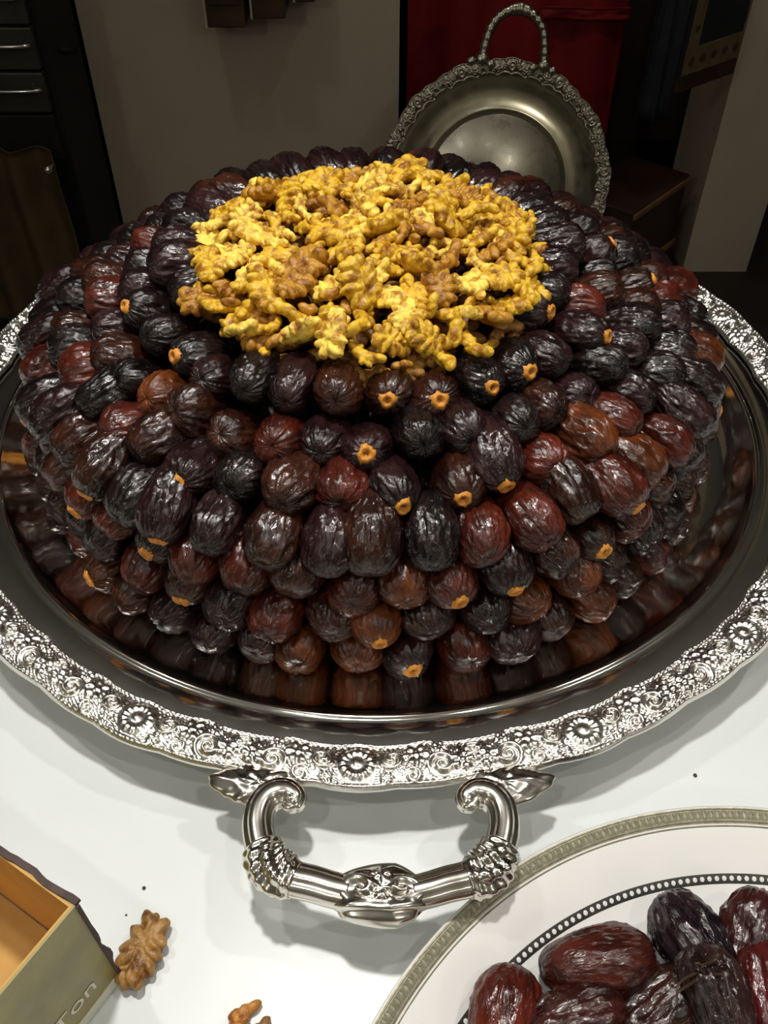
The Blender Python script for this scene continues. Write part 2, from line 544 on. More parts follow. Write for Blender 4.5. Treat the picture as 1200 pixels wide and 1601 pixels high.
def make_handle(parent, flip, mat):
    R4 = Matrix.Rotation(PI, 4, 'Z') if flip else Matrix.Identity(4)
    objs = []
    # centre of the handle in tray space
    boss_c = hp(595, 1400)
    for side in (-1, 1):
        def mp(px, py, z=HZ):
            p = hp(px, py, z)
            p = Vector(((p.x - boss_c.x) * (1 if side < 0 else -1) + boss_c.x, p.y, p.z))
            return p
        pts = [mp(452, 1262), mp(461, 1250), mp(447, 1240), mp(424, 1245), mp(408, 1264), mp(403, 1295), mp(412, 1335), mp(432, 1362)]
        path = smooth_path(pts, 60)

        def rad(t, ph):
            r = 0.0056 + 0.0030 * min(1, t / 0.35)
            if t < 0.06:
                r *= math.sqrt(max(0.02, 1 - (1 - t / 0.06) ** 2))
            g = 1 - 0.16 * math.exp(-((math.sin(ph) - 0.72) / 0.10) ** 2) - 0.10 * math.exp(-((math.sin(ph) - 0.15) / 0.08) ** 2)
            return r * 0.98 * g * math.cos(ph), r * 1.0 * g * math.sin(ph)
        objs.append(('arm', sweep('arm', path, rad, 40), 'silver C-scroll arm'))
        pts = [mp(428, 1356), mp(455, 1373), mp(490, 1382), mp(520, 1391), mp(545, 1397)]
        path = smooth_path(pts, 40)

        def rad2(t, ph):
            r = 0.0092 - 0.0006 * t
            g = 1 - 0.18 * math.exp(-((math.cos(ph) * (1 if True else -1) - 0.42) / 0.09) ** 2) * (1 if math.sin(ph) > 0 else 0) - 0.14 * math.exp(-((math.cos(ph) + 0.62) / 0.10) ** 2)
            return r * g * math.cos(ph), r * 0.9 * g * math.sin(ph)
        objs.append(('grip', sweep('grip', path, rad2, 40), 'fluted silver grip bar'))
        # acanthus collar at the bend
        pts = [mp(408, 1322), mp(418, 1346), mp(436, 1366), mp(462, 1377)]
        path = smooth_path(pts, 48)

        def rad3(t, ph):
            r = 0.0092 + 0.0022 * math.sin(PI * t) ** 0.6
            g = 1 + 0.11 * math.sin(ph * 7 + t * 9) * math.sin(PI * t) ** 0.5 + 0.04 * math.sin(t * 38)
            return r * g * math.cos(ph), r * g * math.sin(ph) * 0.95
        objs.append(('leaf_collar', sweep('leaf_collar', path, rad3, 56), 'acanthus leaf collar at the bend'))
        # leafy bracket plate under the rim
        c = mp(408, 1229, 0.0375)
        def bf(p):
            n = 0.5 + 0.5 * math.sin(p.x * 13 + 2 * math.sin(p.y * 4)) * math.cos(p.y * 9)
            tip = 1.0 + 0.30 * max(0, -p.x * (1 if side < 0 else -1)) ** 4 - 0.10 * abs(math.sin(3 * math.atan2(p.y, p.x)))
            return tip * (1 + 0.10 * n * (p.z > 0))
        m4 = Matrix.Translation(c) @ Matrix.Rotation(0.16 * side, 4, 'Z')
        objs.append(('bracket', displaced_blob('bracket', 0.0225, 0.0125, 0.0055, bf, 5, m4), 'leaf bracket joining handle to rim'))
        # volute bead
        c = mp(457, 1252)
        def vf(p):
            return 1 + 0.12 * math.cos(math.atan2(p.y, p.x) + 9 * math.hypot(p.x, p.y))
        objs.append(('volute', displaced_blob('volute', 0.0058, 0.0062, 0.0058, vf, 4, Matrix.Translation(c)), None))
    # central boss with scroll relief
    def f(p):
        a, b = abs(p.x) * 1.0, p.y
        h = 0.0
        if p.z > -0.2:
            r, q = math.hypot(a - 0.42, b - 0.05), math.atan2(b - 0.05, a - 0.42)
            h += 0.13 * math.cos(q + 15 * r) * math.exp(-(r / 0.42) ** 4)
            r0 = math.hypot(a, b - 0.42)
            h += 0.15 * math.exp(-(r0 / 0.20) ** 2) * (0.6 + 0.4 * math.cos(5 * math.atan2(b - 0.42, p.x)))
            h += 0.055 * math.cos((b + 0.55 - 0.25 * a * a) * 18) * math.exp(-((b + 0.5) / 0.28) ** 2)
            h += 0.06 * math.sin(a * 30) * math.exp(-((b + 0.1) / 0.2) ** 2) * (a < 0.2)
        ex = 1 - 0.07 * abs(math.sin(2.5 * math.atan2(b, p.x)))
        return ex * (1 + h)
    objs.append(('boss', displaced_blob('boss', 0.0255, 0.0165, 0.0110, f, 6, Matrix.Translation(boss_c)), 'central cast boss with flower and scrolls'))
    first = None
    for nm, me, lab in objs:
        if flip:
            me.transform(R4)
        o = link(nm, me, mat, parent)
        if lab:
            o['label'] = lab
    return objs


make_handle(tray, False, M['silver_handle'])
make_handle(tray, True, M['silver_handle'])

# ------------------------------------------------------------------ dates
DL, DR = 0.052, 0.0152


def date_mesh(name, seed, nu=60, nv=84, L=DL, R=DR, amp=1.0, waist=0.0):
    off = Vector((seed * 13.7, seed * 7.3, seed * 3.1))
    V = []
    rs = random.Random(seed)
    bend = rs.uniform(-0.12, 0.12)
    ex = rs.uniform(0.93, 1.06)
    for i in range(nu):
        t = i / (nu - 1)
        al = PI * t
        u = -math.cos(al)
        # blunt at +z end, narrower at the -z (inner) end
        rr = max(0.0, 1 - abs(u) ** 2.6) ** 0.5
        rr *= 1.0 + 0.06 * u - 0.14 * max(0, -u) - waist * math.exp(-(u / 0.3) ** 2)
        for k in range(nv):
            ph = 2 * PI * k / nv
            d = Vector((math.cos(ph), math.sin(ph), 0))
            q = Vector((d.x * 2.3, d.y * 2.3, u * 0.85)) + off
            wq = noise.noise_vector(q * 0.9) * 0.55
            n1 = 1 - abs(noise.noise(Vector((d.x * 3.2, d.y * 3.2, u * 1.1)) + off + wq)) * 2
            n2 = 1 - abs(noise.noise(Vector((d.x * 6.5, d.y * 6.5, u * 2.6)) + off * 1.7 + wq * 1.6)) * 2
            n3 = noise.noise(Vector((d.x * 1.1, d.y * 1.1, u * 1.3)) + off * 0.5)
            n4 = 1 - abs(noise.noise(Vector((d.x * 10, d.y * 10, u * 5.5)) + off * 2.1 + wq * 3.0)) * 2
            r = R * rr * (1 + amp * (0.085 * (n1 - 0.5) + 0.070 * (n2 - 0.5) + 0.040 * (n4 - 0.5)) + 0.13 * n3)
            tipdent = -0.0022 * math.exp(-(rr / 0.28) ** 2) * (1 if u > 0 else -1)
            z = u * L / 2 + tipdent + 0.0008 * amp * (n2 - 0.5)
            V.append((r * math.cos(ph) * ex + bend * R * (u * u - 0.4), r * math.sin(ph) / ex, z))
    F = grid_faces(nu, nv, wrap_m=True)
    return mesh_from(name, V, F)


DATES = [date_mesh('date', s) for s in range(1, 11)]
for m in DATES:
    m.materials.append(M['date'])


def cap_mesh(seed):
    rs = random.Random(seed)
    n = 18
    prof = [(0.0066, -0.0018), (0.0068, -0.0004), (0.0056, 0.0010), (0.0046, 0.0024), (0.0033, 0.0027), (0.0022, 0.0016), (0.0016, 0.0004), (0.0004, 0.0002)]
    V = []
    lob = [rs.uniform(0.85, 1.15) for _ in range(n)]
    for i, (r, z) in enumerate(prof):
        for k in range(n):
            g = 1 + (0.07 * math.cos(3 * 2 * PI * k / n + seed) + (lob[k] - 1) * 0.8) * (1.0 if i < 3 else 0.35)
            a = 2 * PI * k / n
            V.append((r * g * math.cos(a), r * g * math.sin(a), z + 0.0004 * (lob[k] - 1) * 4))
    F = grid_faces(len(prof), n, wrap_m=True)
    F.append(list(range((len(prof) - 1) * n, len(prof) * n)))
    me = mesh_from('stem_cap', V, F)
    me.materials.append(M['cap'])
    return me


CAPS = [cap_mesh(s) for s in (1, 2, 3, 4)]

PURPLE = (0.020, 0.0085, 0.0105)
BLACK = (0.011, 0.0072, 0.0082)
BROWN = (0.036, 0.0125, 0.0070)
REDB = (0.070, 0.0135, 0.0075)
AMBER = (0.115, 0.034, 0.009)
CNAME = {PURPLE: 'purple-black', BLACK: 'blackish', BROWN: 'dark brown', REDB: 'reddish brown', AMBER: 'amber brown'}

CAP_PX = [(585, 625), (730, 592), (808, 622), (703, 657), (552, 692), (612, 795), (710, 787), (790, 752), (728, 905), (840, 897), (928, 557), (1028, 597),
          (840, 512), (222, 482), (258, 550), (175, 740), (240, 797), (305, 785), (75, 665), (35, 672), (135, 797), (222, 832), (985, 415),
          (990, 440), (955, 370), (85, 440), (645, 1052), (628, 998), (1120, 640), (140, 900), (995, 765), (945, 840), (265, 912)]
COL_PX = [(850, 715, REDB), (905, 690, AMBER), (1045, 480, REDB), (1040, 440, REDB), (130, 610, REDB), (170, 800, REDB), (230, 885, REDB), (380, 880, REDB),
          (520, 775, REDB), (435, 800, BROWN), (630, 895, AMBER), (1010, 715, AMBER), (1060, 640, REDB), (1100, 560, AMBER), (575, 600, BROWN), (505, 610, BROWN),
          (240, 610, AMBER), (320, 780, PURPLE), (150, 640, BLACK), (90, 490, BLACK), (480, 880, BROWN), (810, 850, REDB), (700, 890, REDB), (610, 765, PURPLE),
          (695, 770, BROWN), (640, 675, BLACK), (390, 670, BROWN), (290, 530, BLACK), (400, 580, BLACK), (970, 650, REDB), (985, 745, REDB), (790, 850, REDB),
          (1050, 530, BLACK), (275, 620, BROWN), (190, 680, REDB), (860, 820, BROWN), (545, 880, PURPLE)]

# rings counted outward/downward from the walnuts: (tip radius, tip height, pitch degrees, count, phase, individual half-angle)
RINGS = [
    (0.146, 0.176, 10, 29, 0.0, 180),
    (0.172, 0.165, 24, 36, 0.5, 180),
    (0.199, 0.150, 24, 41, 0.1, 180),
    (0.223, 0.132, 9, 43, 0.6, 180),
    (0.250, 0.107, -20, 48, 0.2, 118),
    (0.253, 0.082, -12, 48, 0.7, 104),
    (0.257, 0.056, -4, 49, 0.3, 104),
    (0.261, 0.029, 3, 49, 0.8, 104),
]
ORD = ['first', 'second', 'third', 'fourth', 'fifth', 'sixth', 'seventh', 'eighth', 'ninth', 'tenth', 'eleventh', 'twelfth', 'thirteenth', 'fourteenth',
       'fifteenth', 'sixteenth', 'seventeenth', 'eighteenth', 'nineteenth', 'twentieth', 'twenty-first', 'twenty-second', 'twenty-third', 'twenty-fourth', 'twenty-fifth']
RNAME = ['innermost ring beside the walnuts', 'second ring from the walnuts', 'third ring from the walnuts', 'fourth ring from the walnuts',
         'fifth ring, drooping at the widest', 'sixth ring, third from the bottom', 'seventh ring, second from the bottom', 'lowest ring on the tray']


def axis_rot(axis, roll):
    q = Vector((0, 0, 1)).rotation_difference(axis)
    return (q @ Quaternion((0, 0, 1), roll))


MC = Vector((-0.010, 0.587, 0))
dates = []
packed = []
for ri, (rt, zt, pit, cnt, phase, half) in enumerate(RINGS):
    for k in range(cnt):
        jit = rng.uniform(-0.13, 0.13)
        ang = (k + phase + jit) * 2 * PI / cnt          # 0 = straight to the front, positive to the right
        a = (ang + PI) % (2 * PI) - PI
        er = rng.normal(0, 0.0022)
        ez = rng.normal(0, 0.0016)
        pp = math.radians(pit + rng.normal(0, 9))
        yaw = a + rng.normal(0, 0.10)
        sc = rng.uniform(0.93, 1.07)
        wide = 1.0 + 0.022 * abs(math.sin(a)) - 0.05 * max(0, -math.cos(a))
        rad = (rt + er) * wide
        tip = MC + Vector((math.sin(a) * rad, -math.cos(a) * rad, zt + ez))
        if ri == 7:
            tip.z = 0.0285 + abs(ez) * 0.5
            pp = math.radians(2 + rng.normal(0, 2))
        ax = Vector((math.sin(yaw) * math.cos(pp), -math.cos(yaw) * math.cos(pp), math.sin(pp)))
        ctr = tip - ax * (DL * sc * 0.5 - 0.004)
        rec = dict(ring=ri, a=a, tip=tip, ax=ax, ctr=ctr, sc=sc, roll=rng.uniform(0, 6.28), var=int(rng.integers(0, len(DATES))), r=rng.uniform())
        rec['wd'] = 2 * PI * rt / cnt / (2 * DR) * rng.uniform(0.99, 1.07)
        if ri == 0 and math.hypot(tip.x - ax.x * 0.01 + 0.013, tip.y - ax.y * 0.01 - 0.552) < 0.118:
            continue
        if abs(math.degrees(a)) <= half:
            dates.append(rec)
        else:
            packed.append(rec)
for d in dates:
    d['px'] = proj(d['tip'])
    mid = d['tip'] - d['ax'] * 0.012
    d['pm'] = proj(mid)
    d['cap'] = False
    r = d['r']
    if d['ring'] >= 5:
        d['col'] = PURPLE if r < 0.30 else BROWN if r < 0.72 else REDB if r < 0.88 else AMBER
    else:
        d['col'] = PURPLE if r < 0.40 else BLACK if r < 0.68 else BROWN if r < 0.92 else REDB
# which dates carry an orange stem cap / a colour of their own
for (x, y) in CAP_PX:
    best = min((d for d in dates if not d['cap']), key=lambda d: (d['px'][0] - x) ** 2 + (d['px'][1] - y) ** 2 + (1e6 if (d['tip'].y > 0.60 and y > 600) else 0))
    best['cap'] = True
used = set()
for (x, y, c) in COL_PX:
    cand = [d for d in dates if id(d) not in used and not (d['tip'].y > 0.60 and y > 560)]
    best = min(cand, key=lambda d: (d['pm'][0] - x) ** 2 + (d['pm'][1] - y) ** 2)
    best['col'] = c
    used.add(id(best))

for ri in range(len(RINGS)):
    ring = [d for d in dates if d['ring'] == ri]
    right = sorted([d for d in ring if d['a'] > 0], key=lambda d: d['a'])
    left = sorted([d for d in ring if d['a'] <= 0], key=lambda d: -d['a'])
    for lst, side in ((right, 'right'), (left, 'left')):
        for i, d in enumerate(lst):
            capt = ' with orange stem cap' if d['cap'] else ''
            rn = RNAME[ri] if not d['cap'] else RNAME[ri].replace(' from the walnuts', ' from walnuts').replace(' beside the walnuts', '').replace(', drooping at the widest', '').replace(', third from the bottom', '').replace(', second from the bottom', '').replace(' on the tray', '')
            lab = f"{CNAME[d['col']]} date{capt}, {rn}, {ORD[i]} {side} of front centre"
            o = link('date', DATES[d['var']], None, None, lab, 'date', 'dates stacked in rings on the tray')
            o.rotation_mode = 'QUATERNION'
            o.rotation_quaternion = axis_rot(d['ax'], d['roll'])
            o.location = d['ctr']
            w = min(1.12, d['wd'])
            o.scale = (w * d['sc'], w * d['sc'], d['sc'])
            j = 0.66 + 0.36 * ((d['r'] * 7.31) % 1.0)
            o.color = (d['col'][0] * j, d['col'][1] * j, d['col'][2] * j, 1)
            if d['cap']:
                c = link('stem_cap', CAPS[(ri + i) % 4], None, o, 'orange stem cap')
                c.location = (0, 0, DL / 2 - 0.0022)
                c.scale = (0.86, 0.86, 1.0)

# the unseen rear of the pile, and the packed inside
core_prof = [(0.0005, 0.0135), (0.207, 0.0135), (0.206, 0.05), (0.202, 0.085), (0.190, 0.105), (0.168, 0.118), (0.142, 0.132), (0.118, 0.147), (0.095, 0.158), (0.0005, 0.160)]
bm = bmesh.new()
tmp = lathe('tmp', core_prof, 96)
bm.from_mesh(tmp)
for v in bm.verts:
    n = noise.noise(v.co * 90)
    if v.co.z > 0.02:
        v.co.z += 0.003 * n
        v.co.x *= 1 + 0.02 * n
        v.co.y *= 1 + 0.02 * n
lowres = date_mesh('tmp2', 77, 14, 18)
for d in packed:
    b0 = bmesh.new()
    b0.from_mesh(lowres)
    w = min(1.12, d['wd'])
    mt = Matrix.LocRotScale(d['ctr'] - MC, axis_rot(d['ax'], d['roll']), Vector((w, w, 1)) * d['sc'])
    bmesh.ops.transform(b0, matrix=mt, verts=b0.verts)
    t2 = bpy.data.meshes.new('t2')
    b0.to_mesh(t2)
    b0.free()
    bm.from_mesh(t2)
    bpy.data.meshes.remove(t2)
po = link('packed_dates', mesh_bm('packed_dates', bm, True), M['date'], None, 'dark dates packed inside the round pile beneath the visible rings', 'dates', None, 'stuff')
po.location = MC
po.color = (*PURPLE, 1)


# ------------------------------------------------------------------ walnuts
def lobe(bm, c, dims, rot, seed, sub=3, amp=0.16):
    """one rounded fold of a kernel"""
    r = bmesh.ops.create_icosphere(bm, subdivisions=sub, radius=1)
    off = Vector((seed * 3.7, seed * 1.9, seed * 5.3))
    Rm = rot.to_matrix()
    for v in r['verts']:
        p = v.co.copy()
        k = 1 + amp * noise.noise(p * 1.5 + off) + amp * 0.45 * noise.noise(p * 3.6 + off)
        v.co = Rm @ Vector((p.x * dims[0] * k, p.y * dims[1] * k, p.z * dims[2] * k)) + Vector(c)


def fold_rot(rs, zang, tilt):
    return Quaternion((0, 0, 1), zang) @ Quaternion((0, 1, 0), -tilt) @ Quaternion((1, 0, 0), rs.uniform(-0.4, 0.4))


def walnut_mesh(kind, seed):
    rs = random.Random(seed)
    bm = bmesh.new()
    U = rs.uniform
    if kind == 'half':
        lobe(bm, (0, 0, -0.0008), (0.0146, 0.0098, 0.0050), Quaternion(), seed)
        n = 5
        for sd in (-1, 1):
            for i in range(n):
                x = (i / (n - 1) - 0.5) * 0.0225 + U(-0.0012, 0.0012)
                e = math.sqrt(max(0.15, 1 - (x / 0.0158) ** 2))
                za = math.atan2(sd, x * 60) + U(-0.65, 0.65)
                lobe(bm, (x, sd * 0.0058 * e, 0.0012 + U(-0.001, 0.001)), (0.0058 * e + 0.0012, U(0.0024, 0.0038), U(0.0034, 0.0050)), fold_rot(rs, za, U(-0.45, 0.1)), seed * 20 + i + 7 * sd)
        for i in range(4):
            x = (i / 3 - 0.5) * 0.018
            lobe(bm, (x, U(-0.0012, 0.0012), 0.0028), (0.0042, 0.0019, 0.0024), fold_rot(rs, U(-0.5, 0.5), U(-0.2, 0.2)), seed * 20 + 40 + i)
        for sx in (-1, 1):
            lobe(bm, (sx * 0.0128, U(-0.001, 0.001), 0.0002), (0.0038, 0.0030, 0.0028), Quaternion(), seed * 20 + 50 + sx)
    elif kind == 'quarter':
        bend = U(0.25, 0.55) * rs.choice((-1, 1))
        n = 5
        for i in range(n):
            t = i / (n - 1) * 2 - 1
            x, y = t * 0.0105, bend * 0.010 * (t * t - 0.4)
            za = math.atan(2 * bend * t * 0.9)
            lobe(bm, (x, y, U(-0.0006, 0.0012)), (0.0052, 0.0037 * (1.08 - 0.3 * t * t), 0.0038), fold_rot(rs, za + U(-0.3, 0.3), U(-0.3, 0.3)), seed * 20 + i)
        for i in range(4):
            t = U(-0.9, 0.9)
            lobe(bm, (t * 0.0095, bend * 0.010 * (t * t - 0.4) + U(0.002, 0.0042) * rs.choice((-1, 1)), U(-0.001, 0.0022)), (U(0.0028, 0.0044), 0.0021, 0.0024), fold_rot(rs, U(-1.2, 1.2), U(-0.4, 0.4)), seed * 20 + 10 + i)
    else:
        for i in range(3):
            lobe(bm, (U(-0.004, 0.004), U(-0.0018, 0.0018), U(-0.001, 0.001)), (U(0.0036, 0.0054), U(0.0024, 0.0034), U(0.0024, 0.0032)), fold_rot(rs, U(-1, 1), U(-0.4, 0.4)), seed * 20 + i)
    raw = mesh_bm('raw', bm, True)
    ob = bpy.data.objects.new('raw', raw)
    COL.objects.link(ob)
    md = ob.modifiers.new('fuse', 'REMESH')
    md.mode = 'VOXEL'
    md.voxel_size = 0.00055
    ms = ob.modifiers.new('soften', 'SMOOTH')
    ms.factor = 0.5
    ms.iterations = 2
    me = bpy.data.meshes.new_from_object(ob.evaluated_get(bpy.context.evaluated_depsgraph_get()))
    bpy.data.objects.remove(ob)
    bpy.data.meshes.remove(raw)
    me.name = 'walnut'
    me.polygons.foreach_set('use_smooth', [True] * len(me.polygons))
    me.materials.clear()
    me.materials.append(M['walnut'])
    return me


WKIND = []
for s in range(4):
    WKIND.append(('half', walnut_mesh('half', 21 + s)))
for s in range(4):
    WKIND.append(('quarter', walnut_mesh('quarter', 41 + s)))
for s in range(4):
    WKIND.append(('bit', walnut_mesh('bit', 61 + s)))

WC = Vector((-0.008, 0.553, 0))
WR = 0.119


def heap(r):
    return 0.178 + 0.026 * max(0, 1 - (r / WR) ** 2) ** 0.75


pts = []
tries = 0
spec = [(0.0185, 110, (0, 8)), (0.0125, 210, (2, 12)), (0.0100, 280, (8, 12))]
for mind, total, vr in spec:
    t = 0
    while len(pts) < total and t < 9000:
        t += 1
        rr = WR * math.sqrt(rng.uniform())
        an = rng.uniform(0, 2 * PI)
        rr *= 1 + 0.05 * math.sin(an * 5 + 1) + 0.03 * math.sin(an * 11)
        x, y = rr * math.cos(an), rr * math.sin(an)
        if all((x - p[0]) ** 2 + (y - p[1]) ** 2 > (mind * (0.85 if p[2] < 8 else 0.7)) ** 2 for p in pts):
            pts.append((x, y, int(rng.integers(*vr)), rr, an))
HOURS = ['twelve', 'one', 'two', 'three', 'four', 'five', 'six', 'seven', 'eight', 'nine', 'ten', 'eleven']
WN = {'half': 'ridged walnut half', 'quarter': 'curved walnut quarter', 'bit': 'small walnut bit'}
wlab = {}
for (x, y, kd, rr, an) in pts:
    kind, me = WKIND[kd]
    lay = rng.uniform()
    z = heap(rr) + (0.004 if kd < 8 else 0.001) + rng.uniform(-0.006, 0.006)
    cl = (90 - math.degrees(an)) % 360 / 15
    hr = int(round(cl)) % 24
    clock = (HOURS[hr // 2] + " o'clock") if hr % 2 == 0 else ('half past ' + HOURS[hr // 2])
    f = rr / WR
    zone = 'at the heap centre' if f < 0.2 else 'well inside the heap' if f < 0.45 else 'halfway out in the heap' if f < 0.65 else 'towards the heap edge' if f < 0.85 else 'on the heap edge'
    tone = rng.uniform()
    col = (0.62, 0.365, 0.020) if tone < 0.62 else (0.80, 0.54, 0.075) if tone < 0.85 else (0.40, 0.185, 0.014)
    tn = 'golden ' if tone < 0.62 else 'pale ' if tone < 0.85 else 'brownish '
    lab = f'{tn}{WN[kind]} {zone}, toward {clock}'
    o = link('walnut', me, None, None, lab, 'walnut', 'walnuts heaped on top of the dates')
    wlab.setdefault(lab, []).append((rr, o))
    o.location = (WC.x + x, WC.y + y, z)
    o.rotation_euler = (rng.normal(0, 0.5), rng.normal(0, 0.38), rng.uniform(0, 6.28))
    s = rng.uniform(0.82, 1.12) * (1.0 if kd < 8 else 0.95)
    o.scale = (s, s, s)
    o.color = (*col, 1)
for lab, lst in wlab.items():
    if len(lst) > 1:
        lst.sort(key=lambda q: q[0])
        for i, (_, o) in enumerate(lst):
            o['label'] = lab + f', {ORD[i]} outward'
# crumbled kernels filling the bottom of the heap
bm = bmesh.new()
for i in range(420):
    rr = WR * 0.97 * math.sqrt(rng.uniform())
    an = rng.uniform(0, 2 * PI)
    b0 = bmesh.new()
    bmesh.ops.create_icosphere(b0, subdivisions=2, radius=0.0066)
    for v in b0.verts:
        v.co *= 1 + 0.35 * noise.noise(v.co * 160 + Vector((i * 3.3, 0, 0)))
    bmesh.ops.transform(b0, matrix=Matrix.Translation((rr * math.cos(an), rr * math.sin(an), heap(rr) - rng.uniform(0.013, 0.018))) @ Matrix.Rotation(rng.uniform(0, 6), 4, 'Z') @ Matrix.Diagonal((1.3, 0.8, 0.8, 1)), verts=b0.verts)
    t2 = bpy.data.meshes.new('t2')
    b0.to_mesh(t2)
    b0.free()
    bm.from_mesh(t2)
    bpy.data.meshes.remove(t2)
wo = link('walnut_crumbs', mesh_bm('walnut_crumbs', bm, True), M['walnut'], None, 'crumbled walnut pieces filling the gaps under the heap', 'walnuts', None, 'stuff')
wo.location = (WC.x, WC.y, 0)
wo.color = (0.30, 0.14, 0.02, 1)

# loose walnuts on the table
for px, py, kd, rot, s, lab, col in ((222, 1487, 0, 1.30, 1.06, 'brownish walnut half lying on the white table beside the open carton', (0.30, 0.155, 0.035)),
                                     (374, 1596, 5, 1.1, 0.85, 'small orange-brown walnut piece on the table at the bottom photo edge', (0.42, 0.17, 0.02)),
                                     (405, 1602, 9, 0.3, 0.8, 'tiny brown walnut crumb right of the orange-brown walnut piece', (0.22, 0.10, 0.03))):
    p = at(px, py, 0.006)
    me = WKIND[kd][1]
    o = link('walnut', me, None, None, lab, 'walnut')
    zmin = min(v.co.z for v in me.vertices) * s
    o.location = (p.x, p.y, -zmin)
    o.rotation_euler = (0, 0, rot)
    o.scale = (s * (1.12 if kd == 0 else 1), s * (0.92 if kd == 0 else 1), s)
    o.color = (*col, 1)
for px, py, s, lab in ((225, 1389, 0.0010, 'tiny dark crumb on the table above the loose walnut half'), (1086, 1213, 0.0012, 'tiny dark crumb on the table above the porcelain plate'),
                       (197, 1431, 0.0006, 'faint brown speck on the table between carton and walnut half')):
    p = at(px, py, 0)
    bm = bmesh.new()
    bmesh.ops.create_icosphere(bm, subdivisions=2, radius=s)
    for v in bm.verts:
        v.co *= 1 + 0.4 * noise.noise(v.co * 900)
        v.co.z = max(v.co.z * 0.6, -s * 0.5)
    o = link('crumb', mesh_bm('crumb', bm, True), M['crumb'], None, lab, 'crumb')
    o.location = (p.x, p.y, s * 0.5)

# ------------------------------------------------------------------ porcelain plate with dates
PC = Vector((0.187, 0.010, 0))
plate = empty('plate', PC, label='white porcelain plate with silver-gold rim and black beaded ring', cat='plate')
pp_ = [(0.0005, 0.0045), (0.150, 0.0045), (0.172, 0.0050), (0.184, 0.0066), (0.193, 0.0100), (0.205, 0.0165), (0.2165, 0.0218), (0.2245, 0.0247), (0.2256, 0.0243), (0.2245, 0.0225),
       (0.205, 0.0140), (0.186, 0.0040), (0.140, 0.0020), (0.138, 0.0), (0.132, 0.0), (0.130, 0.0018), (0.0005, 0.0018)]
link('dish', lathe('dish', pp_, 256), M['porcelain'], plate)


def plate_z(r):
    top = pp_[:8]
    for (r0, z0), (r1, z1) in zip(top, top[1:]):
        if r0 <= r <= r1:
            return z0 + (z1 - z0) * (r - r0) / (r1 - r0)
    return top[-1][1]


def ring_strip(name, r0, r1, lift, mat, parent, n=360):
    q = [(r0, plate_z(r0) + lift * 0.2), (r0 + (r1 - r0) * 0.2, plate_z(r0 + (r1 - r0) * 0.2) + lift), (r0 + (r1 - r0) * 0.8, plate_z(r0 + (r1 - r0) * 0.8) + lift), (r1, plate_z(r1) + lift * 0.2)]
    return link(name, lathe(name, q, n), mat, parent)


rimb = ring_strip('metal_rim', 0.2165, 0.2245, 0.0004, M['plate_gold'], plate)
ring_strip('rim_line', 0.2150, 0.2158, 0.0003, M['plate_gold_dark'], plate)
ring_strip('rim_line', 0.2172, 0.2178, 0.0007, M['plate_gold_dark'], rimb)
ring_strip('rim_line', 0.2232, 0.2238, 0.0007, M['plate_gold_dark'], rimb)
# engraved zigzag leaf band on the rim
V, F = [], []
nz_ = 380
for i in range(nz_):
    for sgn in (-1, 1):
        a0 = 2 * PI * i / nz_
        da = 2 * PI / nz_
        ra, rb = (0.2186, 0.2226) if sgn > 0 else (0.2226, 0.2186)
        for (r, a, w) in ((ra, a0, 0), (rb, a0 + da * 0.60, 0), (rb, a0 + da * 0.95, 0), (ra, a0 + da * 0.35, 0)):
            V.append((r * math.cos(a), r * math.sin(a), plate_z(r) + 0.0009))
        b_ = len(V) - 4
        F.append([b_, b_ + 1, b_ + 2, b_ + 3])
link('engraving', mesh_from('engraving', V, F, False), M['plate_gold_dark'], rimb)
bead = ring_strip('bead_ring', 0.1890, 0.1938, 0.0003, M['ink'], plate)
V, F = [], []
nb = 300
for i in range(nb):
    a = 2 * PI * i / nb
    r = 0.1914
    c = Vector((r * math.cos(a), r * math.sin(a), plate_z(r) + 0.0005))
    b_ = len(V)
    for k in range(8):
        q = 2 * PI * k / 8
        rr = 0.00125
        rad_, tan_ = Vector((math.cos(a), math.sin(a), 0.45)), Vector((-math.sin(a), math.cos(a), 0))
        V.append(c + rad_ * rr * math.cos(q) + tan_ * rr * math.sin(q))
    V.append(c + Vector((0, 0, 0.0003)))
    for k in range(8):
        F.append([b_ + k, b_ + (k + 1) % 8, b_ + 8])
link('white_beads', mesh_from('white_beads', V, F, False), M['porcelain'], bead, None, None, None, 'stuff')

BIG = [date_mesh('date', 100 + s, 52, 72, 0.060, 0.0175, 1.35 if s != 2 else 0.7, 0.05) for s in range(5)]
for m in BIG:
    m.materials.append(M['date'])
